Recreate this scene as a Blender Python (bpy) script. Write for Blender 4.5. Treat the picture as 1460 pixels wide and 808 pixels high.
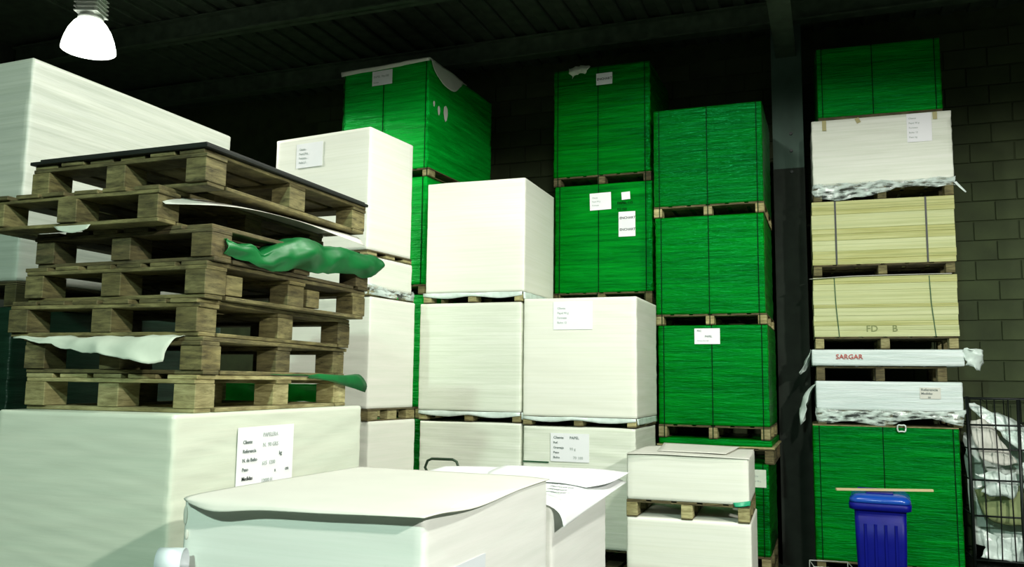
import bpy, bmesh, math, random
from mathutils import Vector, Matrix, noise

for o in list(bpy.data.objects):
    bpy.data.objects.remove(o)
C = bpy.context.scene.collection
R = math.radians

# ------------------------------------------------------------------ camera
cam_data = bpy.data.cameras.new('camera')
cam_data.sensor_width = 36.0
cam_data.lens = 1200 / 1460 * 36
cam = bpy.data.objects.new('camera', cam_data)
C.objects.link(cam)
cam.matrix_world = (Matrix.Translation((0, 0, 1.75)) @ Matrix.Rotation(R(90) + 0.11508, 4, 'X')
                    @ Matrix.Rotation(0.01198, 4, 'Z'))
bpy.context.scene.camera = cam

# ------------------------------------------------------------------ world, lamps, exposure
world = bpy.data.worlds.new('world'); bpy.context.scene.world = world
world.use_nodes = True
bg = world.node_tree.nodes['Background']
bg.inputs[0].default_value = (0.35, 0.8, 0.55, 1); bg.inputs[1].default_value = 0.008
vs = bpy.context.scene.view_settings
vs.view_transform = 'Standard'; vs.look = 'None'; vs.exposure = 0.2; vs.gamma = 1.0
vs.use_curve_mapping = False
# high bay lamps; the last three are unseen, added as fill: (x, y, z, watts of the downward beam, colour)
LAMPS = [(-3.79, 7.2, 4.62, 330, (1.0, 1.0, 0.88)),
         (0.3, 4.5, 5.0, 235, (1.0, 0.99, 0.92)),
         (2.4, 2.2, 5.1, 410, (1.0, 0.99, 0.91)),
         (-1.9, -2.6, 5.0, 1030, (0.72, 1.0, 0.84)),
         (4.9, -2.7, 5.0, 2200, (1.0, 0.99, 0.90))]

# ------------------------------------------------------------------ node helpers
def mat(name):
    m = bpy.data.materials.new(name); m.use_nodes = True
    nt = m.node_tree
    return m, nt, nt.nodes['Principled BSDF']

def N(nt, typ, **kw):
    n = nt.nodes.new(typ)
    for k, v in kw.items():
        if k in n.inputs.keys(): n.inputs[k].default_value = v
        else: setattr(n, k, v)
    return n

def coords(nt, scale, obj=True, rot=(0, 0, 0)):
    t = nt.nodes.new('ShaderNodeTexCoord'); mp = nt.nodes.new('ShaderNodeMapping')
    mp.inputs['Scale'].default_value = scale; mp.inputs['Rotation'].default_value = rot
    nt.links.new(t.outputs['Object'], mp.inputs['Vector'])
    return mp.outputs[0]

def ramp(nt, fac, stops):
    r = nt.nodes.new('ShaderNodeValToRGB')
    el = r.color_ramp.elements
    while len(el) < len(stops): el.new(0.5)
    for e, (p, c) in zip(el, stops): e.position = p; e.color = (*c, 1)
    nt.links.new(fac, r.inputs[0]); return r.outputs[0]

def simple(name, col, rough=0.6, metal=0.0, var=0.0, vscale=(8, 8, 8), bump=0.0):
    m, nt, b = mat(name)
    b.inputs['Base Color'].default_value = (*col, 1)
    b.inputs['Roughness'].default_value = rough; b.inputs['Metallic'].default_value = metal
    if var or bump:
        n = N(nt, 'ShaderNodeTexNoise', Scale=1.0, Detail=5.0)
        nt.links.new(coords(nt, vscale), n.inputs['Vector'])
        lo = tuple(c * (1 - var) for c in col); hi = tuple(min(1, c * (1 + var)) for c in col)
        nt.links.new(ramp(nt, n.outputs[0], [(0.3, lo), (0.7, hi)]), b.inputs['Base Color'])
        if bump:
            bp = N(nt, 'ShaderNodeBump', Strength=bump, Distance=0.01)
            nt.links.new(n.outputs[0], bp.inputs['Height']); nt.links.new(bp.outputs[0], b.inputs['Normal'])
    return m

def film_mat(name, c_lo, c_hi, rough, bump, line_amt=0.0, coat=0.0, spec=0.5):
    """stretch film / paper edges: fine horizontal streaks and slanting wrinkles"""
    m, nt, b = mat(name)
    n1 = N(nt, 'ShaderNodeTexNoise', Scale=1.0, Detail=4.0, Roughness=0.6)
    nt.links.new(coords(nt, (1.6, 1.6, 26)), n1.inputs['Vector'])
    n2 = N(nt, 'ShaderNodeTexNoise', Scale=1.0, Detail=3.0, Roughness=0.65, Distortion=0.6)
    nt.links.new(coords(nt, (7, 7, 60), rot=(0.05, 0.06, 0)), n2.inputs['Vector'])
    n3 = N(nt, 'ShaderNodeTexNoise', Scale=1.0, Detail=2.0)
    nt.links.new(coords(nt, (0.5, 0.5, 90)), n3.inputs['Vector'])
    col = ramp(nt, n1.outputs[0], [(0.3, c_lo), (0.65, c_hi)])
    if line_amt:
        mx = N(nt, 'ShaderNodeMix', data_type='RGBA', blend_type='MULTIPLY')
        mx.inputs[0].default_value = line_amt
        g = ramp(nt, n3.outputs[0], [(0.38, (0.62, 0.68, 0.56)), (0.55, (1, 1, 1))])
        nt.links.new(col, mx.inputs[6]); nt.links.new(g, mx.inputs[7]); col = mx.outputs[2]
    nt.links.new(col, b.inputs['Base Color'])
    b.inputs['Roughness'].default_value = rough
    b.inputs['Specular IOR Level'].default_value = spec
    b.inputs['Coat Weight'].default_value = coat; b.inputs['Coat Roughness'].default_value = 0.12
    ad = N(nt, 'ShaderNodeMath', operation='MULTIPLY_ADD'); ad.inputs[1].default_value = 0.8
    nt.links.new(n2.outputs[0], ad.inputs[0]); nt.links.new(n1.outputs[0], ad.inputs[2])
    bp = N(nt, 'ShaderNodeBump', Strength=bump, Distance=0.012)
    nt.links.new(ad.outputs[0], bp.inputs['Height']); nt.links.new(bp.outputs[0], b.inputs['Normal'])
    if coat: nt.links.new(bp.outputs[0], b.inputs['Coat Normal'])
    return m

def wood_mat(name, lo, hi):
    m, nt, b = mat(name)
    oi = nt.nodes.new('ShaderNodeObjectInfo')
    tc = nt.nodes.new('ShaderNodeTexCoord')
    va = N(nt, 'ShaderNodeVectorMath', operation='ADD')
    sc = N(nt, 'ShaderNodeMath', operation='MULTIPLY'); sc.inputs[1].default_value = 37.0
    nt.links.new(oi.outputs['Random'], sc.inputs[0])
    nt.links.new(tc.outputs['Object'], va.inputs[0]); nt.links.new(sc.outputs[0], va.inputs[1])
    mp = nt.nodes.new('ShaderNodeMapping'); mp.inputs['Scale'].default_value = (9, 9, 55)
    nt.links.new(va.outputs[0], mp.inputs[0])
    n1 = N(nt, 'ShaderNodeTexNoise', Scale=1.0, Detail=6.0, Roughness=0.7, Distortion=0.4)
    nt.links.new(mp.outputs[0], n1.inputs['Vector'])
    n2 = N(nt, 'ShaderNodeTexNoise', Scale=5.0, Detail=3.0)
    nt.links.new(va.outputs[0], n2.inputs['Vector'])
    c1 = ramp(nt, n1.outputs[0], [(0.3, lo), (0.68, hi)])
    c2 = ramp(nt, n2.outputs[0], [(0.35, (0.55, 0.5, 0.38)), (0.62, (1, 1, 1))])
    mx = N(nt, 'ShaderNodeMix', data_type='RGBA', blend_type='MULTIPLY'); mx.inputs[0].default_value = 0.8
    nt.links.new(c1, mx.inputs[6]); nt.links.new(c2, mx.inputs[7])
    hs = nt.nodes.new('ShaderNodeHueSaturation')
    mr = N(nt, 'ShaderNodeMapRange'); mr.inputs[3].default_value = 0.7; mr.inputs[4].default_value = 1.25
    nt.links.new(oi.outputs['Random'], mr.inputs[0]); nt.links.new(mr.outputs[0], hs.inputs['Value'])
    nt.links.new(mx.outputs[2], hs.inputs['Color']); nt.links.new(hs.outputs[0], b.inputs['Base Color'])
    b.inputs['Roughness'].default_value = 0.8
    bp = N(nt, 'ShaderNodeBump', Strength=0.5, Distance=0.004)
    nt.links.new(n1.outputs[0], bp.inputs['Height']); nt.links.new(bp.outputs[0], b.inputs['Normal'])
    return m

M = {}
M['white'] = film_mat('white_wrapped_paper', (0.86, 0.87, 0.76), (0.89, 0.90, 0.81), 0.5, 0.04, 0.10)
M['white_lined'] = film_mat('white_film_over_sheets', (0.76, 0.81, 0.68), (0.86, 0.89, 0.79), 0.42, 0.12, 0.2)
M['white_near'] = film_mat('white_stretch_film', (0.82, 0.86, 0.74), (0.89, 0.90, 0.80), 0.36, 0.05, 0.06)
M['pale_blue'] = film_mat('pale_blue_white_film', (0.62, 0.74, 0.72), (0.80, 0.88, 0.88), 0.35, 0.4, 0.25)
M['green'] = film_mat('green_stretch_film', (0.0, 0.075, 0.001), (0.0, 0.22, 0.006), 0.33, 1.0, 0.35, 0.0, 0.6)
M['green_bright'] = film_mat('bright_green_stretch_film', (0.0, 0.26, 0.015), (0.002, 0.50, 0.04), 0.33, 0.9, 0.3, 0.0, 0.6)
M['green_mid'] = film_mat('mid_green_stretch_film', (0.0, 0.11, 0.003), (0.001, 0.29, 0.012), 0.33, 1.0, 0.35, 0.0, 0.6)
M['green_dark'] = film_mat('dark_green_stretch_film', (0.0, 0.055, 0.001), (0.0, 0.15, 0.004), 0.33, 1.0, 0.35, 0.0, 0.6)
for k_ in ('green', 'green_dark', 'green_bright', 'green_mid'):
    M[k_].node_tree.nodes['Principled BSDF'].inputs['Specular Tint'].default_value = (0.03, 0.75, 0.26, 1)
M['shade_black'] = film_mat('shade_coloured_film', (0.006, 0.022, 0.012), (0.014, 0.045, 0.026), 0.4, 0.4, 0.2, 0.0, 0.3)
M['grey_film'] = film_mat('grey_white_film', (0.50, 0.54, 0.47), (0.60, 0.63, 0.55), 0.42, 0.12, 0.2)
M['near_film'] = film_mat('near_stretch_film', (0.64, 0.70, 0.58), (0.70, 0.74, 0.62), 0.36, 0.06, 0.06)
M['pale_film'] = film_mat('clean_white_film', (0.90, 0.93, 0.87), (0.94, 0.95, 0.90), 0.4, 0.04, 0.05)
M['board'] = film_mat('yellow_board_edges', (0.42, 0.42, 0.13), (0.60, 0.61, 0.29), 0.7, 0.25, 0.7)
M['board_pale'] = film_mat('pale_board_edges', (0.54, 0.57, 0.27), (0.64, 0.67, 0.38), 0.7, 0.2, 0.5)
M['wood'] = wood_mat('old_pallet_wood', (0.035, 0.03, 0.010), (0.27, 0.24, 0.10))
M['wood_dark'] = wood_mat('dark_and_shaded_pallet_wood', (0.03, 0.025, 0.010), (0.20, 0.17, 0.075))
M['wood_pale'] = wood_mat('pale_pallet_wood', (0.16, 0.14, 0.05), (0.52, 0.48, 0.24))
M['paper'] = simple('paper', (0.70, 0.70, 0.63), 0.6, var=0.03, vscale=(5, 5, 5))
M['label'] = simple('label_paper', (0.93, 0.94, 0.97), 0.45)
M['ink'] = simple('ink', (0.12, 0.16, 0.15), 0.6)
M['black_ink'] = simple('black_ink', (0.012, 0.02, 0.018), 0.6)
M['grey_ink'] = simple('faded_ink', (0.45, 0.50, 0.48), 0.6)
M['red_ink'] = simple('red_ink', (0.52, 0.10, 0.08), 0.6)
M['pencil'] = simple('marker_on_board', (0.22, 0.26, 0.10), 0.7)
M['strap'] = simple('strap', (0.0, 0.018, 0.003), 0.8)
M['strap'].node_tree.nodes['Principled BSDF'].inputs['Specular IOR Level'].default_value = 0.1
M['strap_black'] = simple('black_strap', (0.006, 0.01, 0.008), 0.45)
M['strap_green'] = simple('green_strap', (0.03, 0.11, 0.05), 0.45)
M['tape'] = simple('brown_tape', (0.42, 0.38, 0.14), 0.4)
M['black_board'] = simple('black_board', (0.010, 0.013, 0.010), 0.6, var=0.3)
M['green_sheet'] = simple('loose_green_film', (0.0, 0.13, 0.025), 0.5, var=0.35, vscale=(5, 5, 5), bump=0.5)
M['clear_film'] = simple('loose_pale_film', (0.74, 0.88, 0.80), 0.22, var=0.2, vscale=(9, 9, 9), bump=0.6)
M['thin_film'] = simple('translucent_film', (0.70, 0.84, 0.76), 0.18, var=0.25, vscale=(12, 12, 12), bump=0.7)
_b = M['thin_film'].node_tree.nodes['Principled BSDF']; _n = N(M['thin_film'].node_tree, 'ShaderNodeTexNoise', Scale=1.0, Detail=3.0)
M['thin_film'].node_tree.links.new(coords(M['thin_film'].node_tree, (9, 9, 30)), _n.inputs['Vector'])
M['thin_film'].node_tree.links.new(ramp(M['thin_film'].node_tree, _n.outputs[0], [(0.40, (0.04,) * 3), (0.60, (0.85,) * 3)]), _b.inputs['Alpha'])
M['dull_paper'] = simple('dull_paper', (0.60, 0.66, 0.55), 0.6, var=0.1)
M['cardboard'] = simple('cardboard', (0.30, 0.36, 0.16), 0.75, var=0.08)
M['bin'] = simple('blue_plastic', (0.002, 0.005, 0.19), 0.42, var=0.1)
M['bin_rim'] = simple('light_blue_plastic', (0.008, 0.07, 0.42), 0.22)
M['black_metal'] = simple('black_metal', (0.008, 0.012, 0.010), 0.4, 0.3)
M['rubber'] = simple('rubber', (0.01, 0.01, 0.01), 0.7)
M['jack_paint'] = simple('dark_green_paint', (0.02, 0.06, 0.03), 0.4)
M['handle'] = simple('handle_metal', (0.03, 0.055, 0.03), 0.35, 0.4)
M['alu'] = simple('pale_lamp_metal', (0.85, 0.87, 0.82), 0.4, 0.1)
M['print_paper'] = simple('printed_paper', (0.78, 0.80, 0.80), 0.55)
M['bin'].node_tree.nodes['Principled BSDF'].inputs['Specular IOR Level'].default_value = 0.2
M['cyan_film'] = simple('cyan_film', (0.02, 0.35, 0.42), 0.3, var=0.3, vscale=(10, 10, 10))
M['lath'] = simple('lath_wood', (0.55, 0.46, 0.24), 0.7, var=0.15, vscale=(3, 40, 40))
M['roll'] = simple('pale_blue_paper', (0.80, 0.86, 0.90), 0.5)

def emis(name, col, st, base=(0.9, 0.9, 0.85)):
    m, nt, b = mat(name)
    b.inputs['Base Color'].default_value = (*base, 1); b.inputs['Roughness'].default_value = 0.3
    b.inputs['Emission Color'].default_value = (*col, 1); b.inputs['Emission Strength'].default_value = st
    return m
M['glow'] = emis('glowing_diffuser', (0.93, 1.0, 0.88), 3.2)
M['glow_bright'] = emis('lamp_mouth', (0.95, 1.0, 0.9), 9.0)

# ------------------------------------------------------------------ object helpers
def link(o, parent=None):
    C.objects.link(o)
    if parent: o.parent = parent
    return o

def obj(name, bm, material, parent=None, smooth=False):
    me = bpy.data.meshes.new(name)
    bm.normal_update(); bm.to_mesh(me); bm.free()
    me.materials.append(material if not isinstance(material, str) else M[material])
    if smooth:
        for p in me.polygons: p.use_smooth = True
    return link(bpy.data.objects.new(name, me), parent)

def tag(o, label, cat, group=None):
    o['label'] = label; o['category'] = cat
    if group: o['group'] = group
    return o

def thing(name, label, cat, loc=(0, 0, 0), yaw=0.0, group=None):
    o = bpy.data.objects.new(name, None); o.empty_display_size = 0.1
    link(o); o.location = loc; o.rotation_euler = (0, 0, -yaw)
    return tag(o, label, cat, group)

def bx(bm, x0, x1, y0, y1, z0, z1, bev=0.0):
    vs_ = [bm.verts.new((x, y, z)) for z in (z0, z1) for y in (y0, y1) for x in (x0, x1)]
    fs = [bm.faces.new([vs_[i] for i in f]) for f in
          ((0, 2, 3, 1), (4, 5, 7, 6), (0, 1, 5, 4), (2, 6, 7, 3), (0, 4, 6, 2), (1, 3, 7, 5))]
    if bev:
        es = {e for f in fs for e in f.edges}
        bmesh.ops.bevel(bm, geom=list(es), offset=bev, segments=1, affect='EDGES')
    return bm

def box(x0, x1, y0, y1, z0, z1, bev=0.0):
    return bx(bmesh.new(), x0, x1, y0, y1, z0, z1, bev)

def tube(bm, pts, r, seg=8, cap=True):
    pts = [Vector(p) for p in pts]; rings = []
    up = None
    for i, p in enumerate(pts):
        t = (pts[min(i + 1, len(pts) - 1)] - pts[max(i - 1, 0)]).normalized()
        if up is None:
            up = t.orthogonal().normalized()
        up = (up - t * up.dot(t)).normalized(); s = t.cross(up)
        rr = r[i] if isinstance(r, (list, tuple)) else r
        rings.append([bm.verts.new(p + (up * math.cos(a) + s * math.sin(a)) * rr)
                      for a in [2 * math.pi * k / seg for k in range(seg)]])
    for a, b in zip(rings, rings[1:]):
        for k in range(seg):
            bm.faces.new((a[k], a[(k + 1) % seg], b[(k + 1) % seg], b[k]))
    if cap:
        bm.faces.new(list(reversed(rings[0]))); bm.faces.new(rings[-1])
    return bm

def lathe(prof, seg=32, cap_lo=True, cap_hi=True):
    bm = bmesh.new(); rings = []
    for r, z in prof:
        rings.append([bm.verts.new((r * math.cos(2 * math.pi * k / seg), r * math.sin(2 * math.pi * k / seg), z)) for k in range(seg)])
    for a, b in zip(rings, rings[1:]):
        for k in range(seg): bm.faces.new((a[k], a[(k + 1) % seg], b[(k + 1) % seg], b[k]))
    if cap_lo: bm.faces.new(list(reversed(rings[0])))
    if cap_hi: bm.faces.new(rings[-1])
    return bm

def text_obj(s, size, material, parent, loc, rot=(R(90), 0, 0), name='lettering', sx=1.0):
    cu = bpy.data.curves.new('t', 'FONT'); cu.body = s; cu.size = size; cu.resolution_u = 2
    cu.extrude = 0.0004; cu.offset = size * 0.012
    t = bpy.data.objects.new('t', cu); C.objects.link(t)
    dg = bpy.context.evaluated_depsgraph_get()
    me = bpy.data.meshes.new_from_object(t.evaluated_get(dg))
    bpy.data.objects.remove(t); bpy.data.curves.remove(cu)
    me.materials.clear(); me.materials.append(M[material])
    o = bpy.data.objects.new(name, me); link(o, parent)
    o.location = loc; o.rotation_euler = rot; o.scale = (sx, 1, 1)
    return o

# ------------------------------------------------------------------ wrapped load (rounded, wrinkled block)
def load_bm(w, d, h, amp=0.003, rad=0.015, seed=0, step=0.035, sag=0.0, lump=0.0, slant=0.12):
    bm = bmesh.new()
    hx, hy = w / 2, d / 2
    nx, ny = max(4, int(w / step)), max(4, int(d / step))
    per = []                                       # perimeter points with outward normals
    def side(ax, ay, bx_, by_, n, nn):
        for i in range(n + 1):
            t = i / n
            per.append(((ax + (bx_ - ax) * t, ay + (by_ - ay) * t), nn))
    r = rad
    side(-hx + r, -hy, hx - r, -hy, nx, (0, -1))
    per.append(((hx - r * .29, -hy + r * .29), (.7, -.7)))
    side(hx, -hy + r, hx, hy - r, ny, (1, 0))
    per.append(((hx - r * .29, hy - r * .29), (.7, .7)))
    side(hx - r, hy, -hx + r, hy, nx, (0, 1))
    per.append(((-hx + r * .29, hy - r * .29), (-.7, .7)))
    side(-hx, hy - r, -hx, -hy + r, ny, (-1, 0))
    per.append(((-hx + r * .29, -hy + r * .29), (-.7, -.7)))
    nz = max(4, int(h / (step * 0.6)))
    zs = [0, rad * .4] + [rad * .4 + (h - rad * .8) * k / nz for k in range(1, nz)] + [h - rad * .4, h]
    rings = []
    for zi, z in enumerate(zs):
        ring = []
        ins = rad * .5 if zi in (0, len(zs) - 1) else 0
        for (x, y), n in per:
            s = x * (1 if abs(n[1]) > .5 else 0) + y
            v = noise.noise(Vector((s * 1.3 + seed * 7.1, n[0] * 3 + n[1] * 5, (z + s * slant) * 16 + seed)))
            v += 0.6 * noise.noise(Vector((s * 3.0 - seed, n[1] * 4, (z - s * slant * .6) * 34)))
            l = lump * noise.noise(Vector((x * 1.5 + seed, y * 1.5, z * 2.0)))
            off = amp * v - amp * .8 + l - abs(l) - ins
            ring.append(bm.verts.new((x + n[0] * off, y + n[1] * off,
                                      z + (sag * (noise.noise(Vector((x * 2.2, y * 2.2, seed))) - 0.5) if zi >= len(zs) - 1 else 0))))
        rings.append(ring)
    k = len(per)
    for a, b in zip(rings, rings[1:]):
        for i in range(k):
            bm.faces.new((a[i], a[(i + 1) % k], b[(i + 1) % k], b[i]))
    bm.faces.new(list(reversed(rings[0]))); bm.faces.new(rings[-1])
    for e in bm.edges:
        if len(e.link_faces) == 2 and e.calc_face_angle(0) > 0.6: e.smooth = False
    return bm

def load(name, label, cat, cx, cy, yaw, w, d, z0, z1, m, seed=0, amp=0.003, group=None, film='film_wrap', **kw):
    group = group or ('green wrapped loads' if 'green' in name else 'white wrapped loads')
    t = thing(name, label, cat, (cx, cy, z0), yaw, group)
    obj(film, load_bm(w, d, z1 - z0, amp=amp, seed=seed, **kw), m, t, smooth=True)
    t['_w'] = w; t['_d'] = d; t['_h'] = z1 - z0
    return t

def strap_on(t, xs, mat_='strap', wid=0.012, down=0.0, up=0.0, ys=()):
    """bands round the load: front, top and back (and sides), reaching down over the pallet"""
    w, d, h = t['_w'], t['_d'], t['_h']; th = 0.0022
    for x in xs:
        bm = bmesh.new()
        bx(bm, x - wid / 2, x + wid / 2, -d / 2 - th, -d / 2, -down, h + up)
        bx(bm, x - wid / 2, x + wid / 2, d / 2, d / 2 + th, -down, h + up)
        bx(bm, x - wid / 2, x + wid / 2, -d / 2, d / 2, h + up - th * .5, h + up)
        obj('strap', bm, mat_, t)
    for y in ys:
        bm = bmesh.new()
        bx(bm, w / 2, w / 2 + th, y - wid / 2, y + wid / 2, -down, h)
        bx(bm, -w / 2 - th, -w / 2, y - wid / 2, y + wid / 2, -down, h)
        obj('strap', bm, mat_, t)

def label_on(t, x, z, w, h, face='front', tilt=0.0, lines=(), mat_='label', name='label'):
    """paper label; x, z is its centre in the load's own frame; lines = (dx, dz, size, text, ink)"""
    lw, ld = t['_w'], t['_d']
    e = 0.0035
    if face == 'front': loc, rz = (x, -ld / 2 - e, z), 0
    else: loc, rz = (lw / 2 + e, x, z), R(90)
    bm = bmesh.new(); nn = 6
    vs_ = [[bm.verts.new((-w / 2 + w * i / nn, -0.0006 * math.sin(i * 1.7 + j), -h / 2 + h * j / 2)) for i in range(nn + 1)] for j in range(3)]
    for j in range(2):
        for i in range(nn): bm.faces.new((vs_[j][i], vs_[j][i + 1], vs_[j + 1][i + 1], vs_[j + 1][i]))
    bm.normal_update(); bmesh.ops.solidify(bm, geom=bm.faces[:], thickness=0.0008)
    o = obj(name, bm, mat_, t); o.location = loc; o.rotation_euler = (0, tilt, rz)
    for (dx, dz, size, s, ink) in lines:
        text_obj(s, size, ink, o, (dx, -0.0022, dz))
    return o

def sheet(name, grid, material, parent=None, thick=0.0015, sub=4, crumple=0.0, seed=0, freq=6.0, kind=None):
    """a thin flexible sheet through a grid of points (Catmull-Rom), with real thickness"""
    def cr(p0, p1, p2, p3, t):
        return 0.5 * ((2 * p1) + (p2 - p0) * t + (2 * p0 - 5 * p1 + 4 * p2 - p3) * t * t + (3 * p1 - p0 - 3 * p2 + p3) * t ** 3)
    def dense(row):
        out = []
        for i in range(len(row) - 1):
            a = row[max(i - 1, 0)]; b = row[i]; c = row[i + 1]; d = row[min(i + 2, len(row) - 1)]
            for k in range(sub): out.append(cr(a, b, c, d, k / sub))
        out.append(row[-1]); return out
    g = [dense([Vector(p) for p in r]) for r in grid]
    cols = [dense([g[j][i] for j in range(len(g))]) for i in range(len(g[0]))]
    bm = bmesh.new(); V = []
    for i, c in enumerate(cols):
        V.append([])
        for p in c:
            if crumple:
                q = p * freq + Vector((seed, seed * 2, 0))
                nv = noise.noise_vector(q) + 0.5 * noise.noise_vector(q * 2.3)
                p = p + nv * crumple
            V[-1].append(bm.verts.new(p))
    for i in range(len(V) - 1):
        for j in range(len(V[0]) - 1):
            bm.faces.new((V[i][j], V[i + 1][j], V[i + 1][j + 1], V[i][j + 1]))
    # real thickness: a second skin just below the first, closed round the rim
    bm.normal_update()
    B = [[bm.verts.new(v.co - v.normal * thick) for v in r_] for r_ in V]
    a_, b_ = len(V), len(V[0])
    for i in range(a_ - 1):
        for j in range(b_ - 1):
            bm.faces.new((B[i][j], B[i][j + 1], B[i + 1][j + 1], B[i + 1][j]))
    rim = [(i, 0) for i in range(a_)] + [(a_ - 1, j) for j in range(1, b_)] + [(i, b_ - 1) for i in range(a_ - 2, -1, -1)] + [(0, j) for j in range(b_ - 2, 0, -1)]
    for (i, j), (k, l) in zip(rim, rim[1:] + rim[:1]):
        bm.faces.new((V[i][j], B[i][j], B[k][l], V[k][l]))
    o = obj(name, bm, material, parent, smooth=True)
    return o

# ------------------------------------------------------------------ pallets
_cache = {}
def shared(key, maker, material):
    if key not in _cache:
        bm = maker(); me = bpy.data.meshes.new('piece'); bm.to_mesh(me); bm.free()
        me.materials.append(M[material]); _cache[key] = me
    return _cache[key]

def pallet(label, cx, cy, yaw, w, d, z, h=0.144, wood='wood', group='pallets under the loads', jit=0.0, seed=0, cross=False, straps=()):
    rnd = random.Random(seed * 13 + 5)
    t = thing('wooden_pallet', label, 'pallet', (cx, cy, z), yaw, group)
    T = 0.017 if cross else 0.009
    bw = 0.1 if cross else 0.075
    def piece(name, sx, sy, sz, x, y, zc):
        wd = 'wood_dark' if (not cross and name != 'block') else wood  # shade in the gaps under loads is put into the boards' darker wood
        key = (round(sx, 3), round(sy, 3), round(sz, 3), wd)
        me = shared(key, lambda: box(-sx / 2, sx / 2, -sy / 2, sy / 2, -sz / 2, sz / 2, 0.0025), wd)
        o = bpy.data.objects.new(name, me); link(o, t)
        o.location = (x + rnd.uniform(-jit, jit) * 0.3, y + rnd.uniform(-jit, jit) * 0.3, zc)
        if jit: o.rotation_euler = (0, 0, rnd.uniform(-jit, jit) * .8)
        return o
    hb = h - 3 * T
    xs = (-w / 2 + bw / 2, 0, w / 2 - bw / 2)
    ys = (-d / 2 + 0.06, 0, d / 2 - 0.06)
    if cross:
        for y in (ys[0], ys[2]): piece('base_board', w, 0.1, T - .001, 0, y, T / 2)
        for x in xs: piece('base_board', bw - .004, d - 0.245, T - .001, x, 0, T / 2)
    else:
        for x in xs: piece('base_board', bw, d, T - .001, x, 0, T / 2)
    for x in straps:
        obj('strap', box(x - .004, x + .004, -d / 2 - .003, -d / 2 - .0005, .002, h - .002), 'strap', t)
    for x in xs:
        for y in ys: piece('block', bw, 0.12, hb, x, y, T + hb / 2)
    for y in ys: piece('stringer_board', w, 0.12, T - .001, 0, y, T + hb + T / 2)
    if True:
        n = 5 if w < 0.9 else 6
        dw = (w - 0.035 * (n - 1)) / n
        for i in range(n):
            piece('deck_board', dw, d, T, -w / 2 + dw / 2 + i * (dw + 0.035), 0, h - T / 2)
    return t

def fr(FX, FY, yaw, w, d):
    """centre of a footprint from its front right corner"""
    return (FX - math.cos(yaw) * w / 2 + math.sin(yaw) * d / 2,
            FY + math.sin(yaw) * w / 2 + math.cos(yaw) * d / 2)

# ================================================================== SETTING
BY = 0.36
bu = Vector((math.cos(BY), -math.sin(BY), 0)); bv = Vector((math.sin(BY), math.cos(BY), 0))
def struct(name, bm, m, yaw=BY, loc=(0, 0, 0)):
    o = obj(name, bm, m); o.rotation_euler = (0, 0, -yaw); o.location = loc; o['kind'] = 'structure'
    return o
m, nt, b = mat('concrete_floor')
n = N(nt, 'ShaderNodeTexNoise', Scale=1.2, Detail=8.0); nt.links.new(coords(nt, (1, 1, 1)), n.inputs['Vector'])
nt.links.new(ramp(nt, n.outputs[0], [(0.35, (0.020, 0.032, 0.024)), (0.7, (0.05, 0.07, 0.05))]), b.inputs['Base Color'])
b.inputs['Roughness'].default_value = 0.55; M['floor'] = m
M['block_wall'] = simple('painted_concrete_block', (0.042, 0.058, 0.021), 0.85, var=0.3, vscale=(3, 3, 3), bump=0.25)
M['mortar'] = simple('mortar', (0.036, 0.050, 0.018), 0.9, var=0.2)
M['wall_dark'] = simple('dark_plaster', (0.012, 0.018, 0.012), 0.9, var=0.3)
M['deck'] = simple('steel_roof_deck', (0.055, 0.075, 0.05), 0.6, 0.2, var=0.3)
M['beam'] = simple('painted_steel_beam', (0.07, 0.10, 0.065), 0.5, 0.2, var=0.3)
M['column'] = simple('green_grey_column', (0.05, 0.095, 0.07), 0.7, var=0.25, vscale=(4, 4, 2))
ZC = 5.55; WV = 9.45                               # ceiling height, back wall distance along bv
struct('floor', box(-9, 9, -7, WV + 0.2, -0.1, 0), 'floor')
struct('ceiling', box(-9, 9, -7, WV + 0.2, ZC + 0.08, ZC + 0.2), 'deck')
back = struct('wall_back', box(-9, 9, WV + 0.012, WV + 0.25, 0, ZC + 0.08), 'mortar')
struct('wall_left', box(-9.2, -9, -7, WV, 0, ZC + 0.08), 'wall_dark')
struct('wall_right', box(9, 9.2, -7, WV, 0, ZC + 0.08), 'wall_dark')
struct('wall_front', box(-9, 9, -7.2, -7, 0, ZC + 0.08), 'wall_dark')
# concrete blocks of the back wall: courses where the photograph shows them, one object each
blk = box(-0.194, 0.194, -0.006, 0.012, -0.093, 0.093, 0.004)
me_blk = bpy.data.meshes.new('concrete_block'); blk.to_mesh(me_blk); blk.free(); me_blk.materials.append(M['block_wall'])
rb = random.Random(3)
def blocks(u0, u1, z0, z1):
    k = int(z0 / 0.2)
    while k * 0.2 < z1:
        i = math.floor(u0 / 0.4)
        while i * 0.4 < u1:
            o = bpy.data.objects.new('concrete_block', me_blk); link(o, back)
            o.location = (i * 0.4 + (0.2 if k % 2 else 0), WV + rb.uniform(-0.002, 0.002), k * 0.2 + 0.1)
            i += 1
        k += 1
blocks(1.7, 3.9, 0.8, 5.2)          # beside the right hand stack, above the roll cage
blocks(-3.4, -1.4, 3.4, 5.4)        # between the tall green loads
# remaining wall face: blocks joined
bm = bmesh.new()
for k in range(27):
    for i in range(-16, 12):
        u = i * 0.4 + (0.2 if k % 2 else 0); z = k * 0.2 + 0.1
        inA = (math.floor(1.7 / .4) <= i and i * 0.4 < 3.9 and 4 <= k < 26)
        inB = (math.floor(-3.4 / .4) <= i and i * 0.4 < -1.4 and 17 <= k < 27)
        if not inA and not inB: bx(bm, u - .194, u + .194, WV - .005, WV + .012, z - .093, z + .093)
o = obj('block_courses', bm, 'block_wall', back); o['kind'] = 'stuff'
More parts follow.
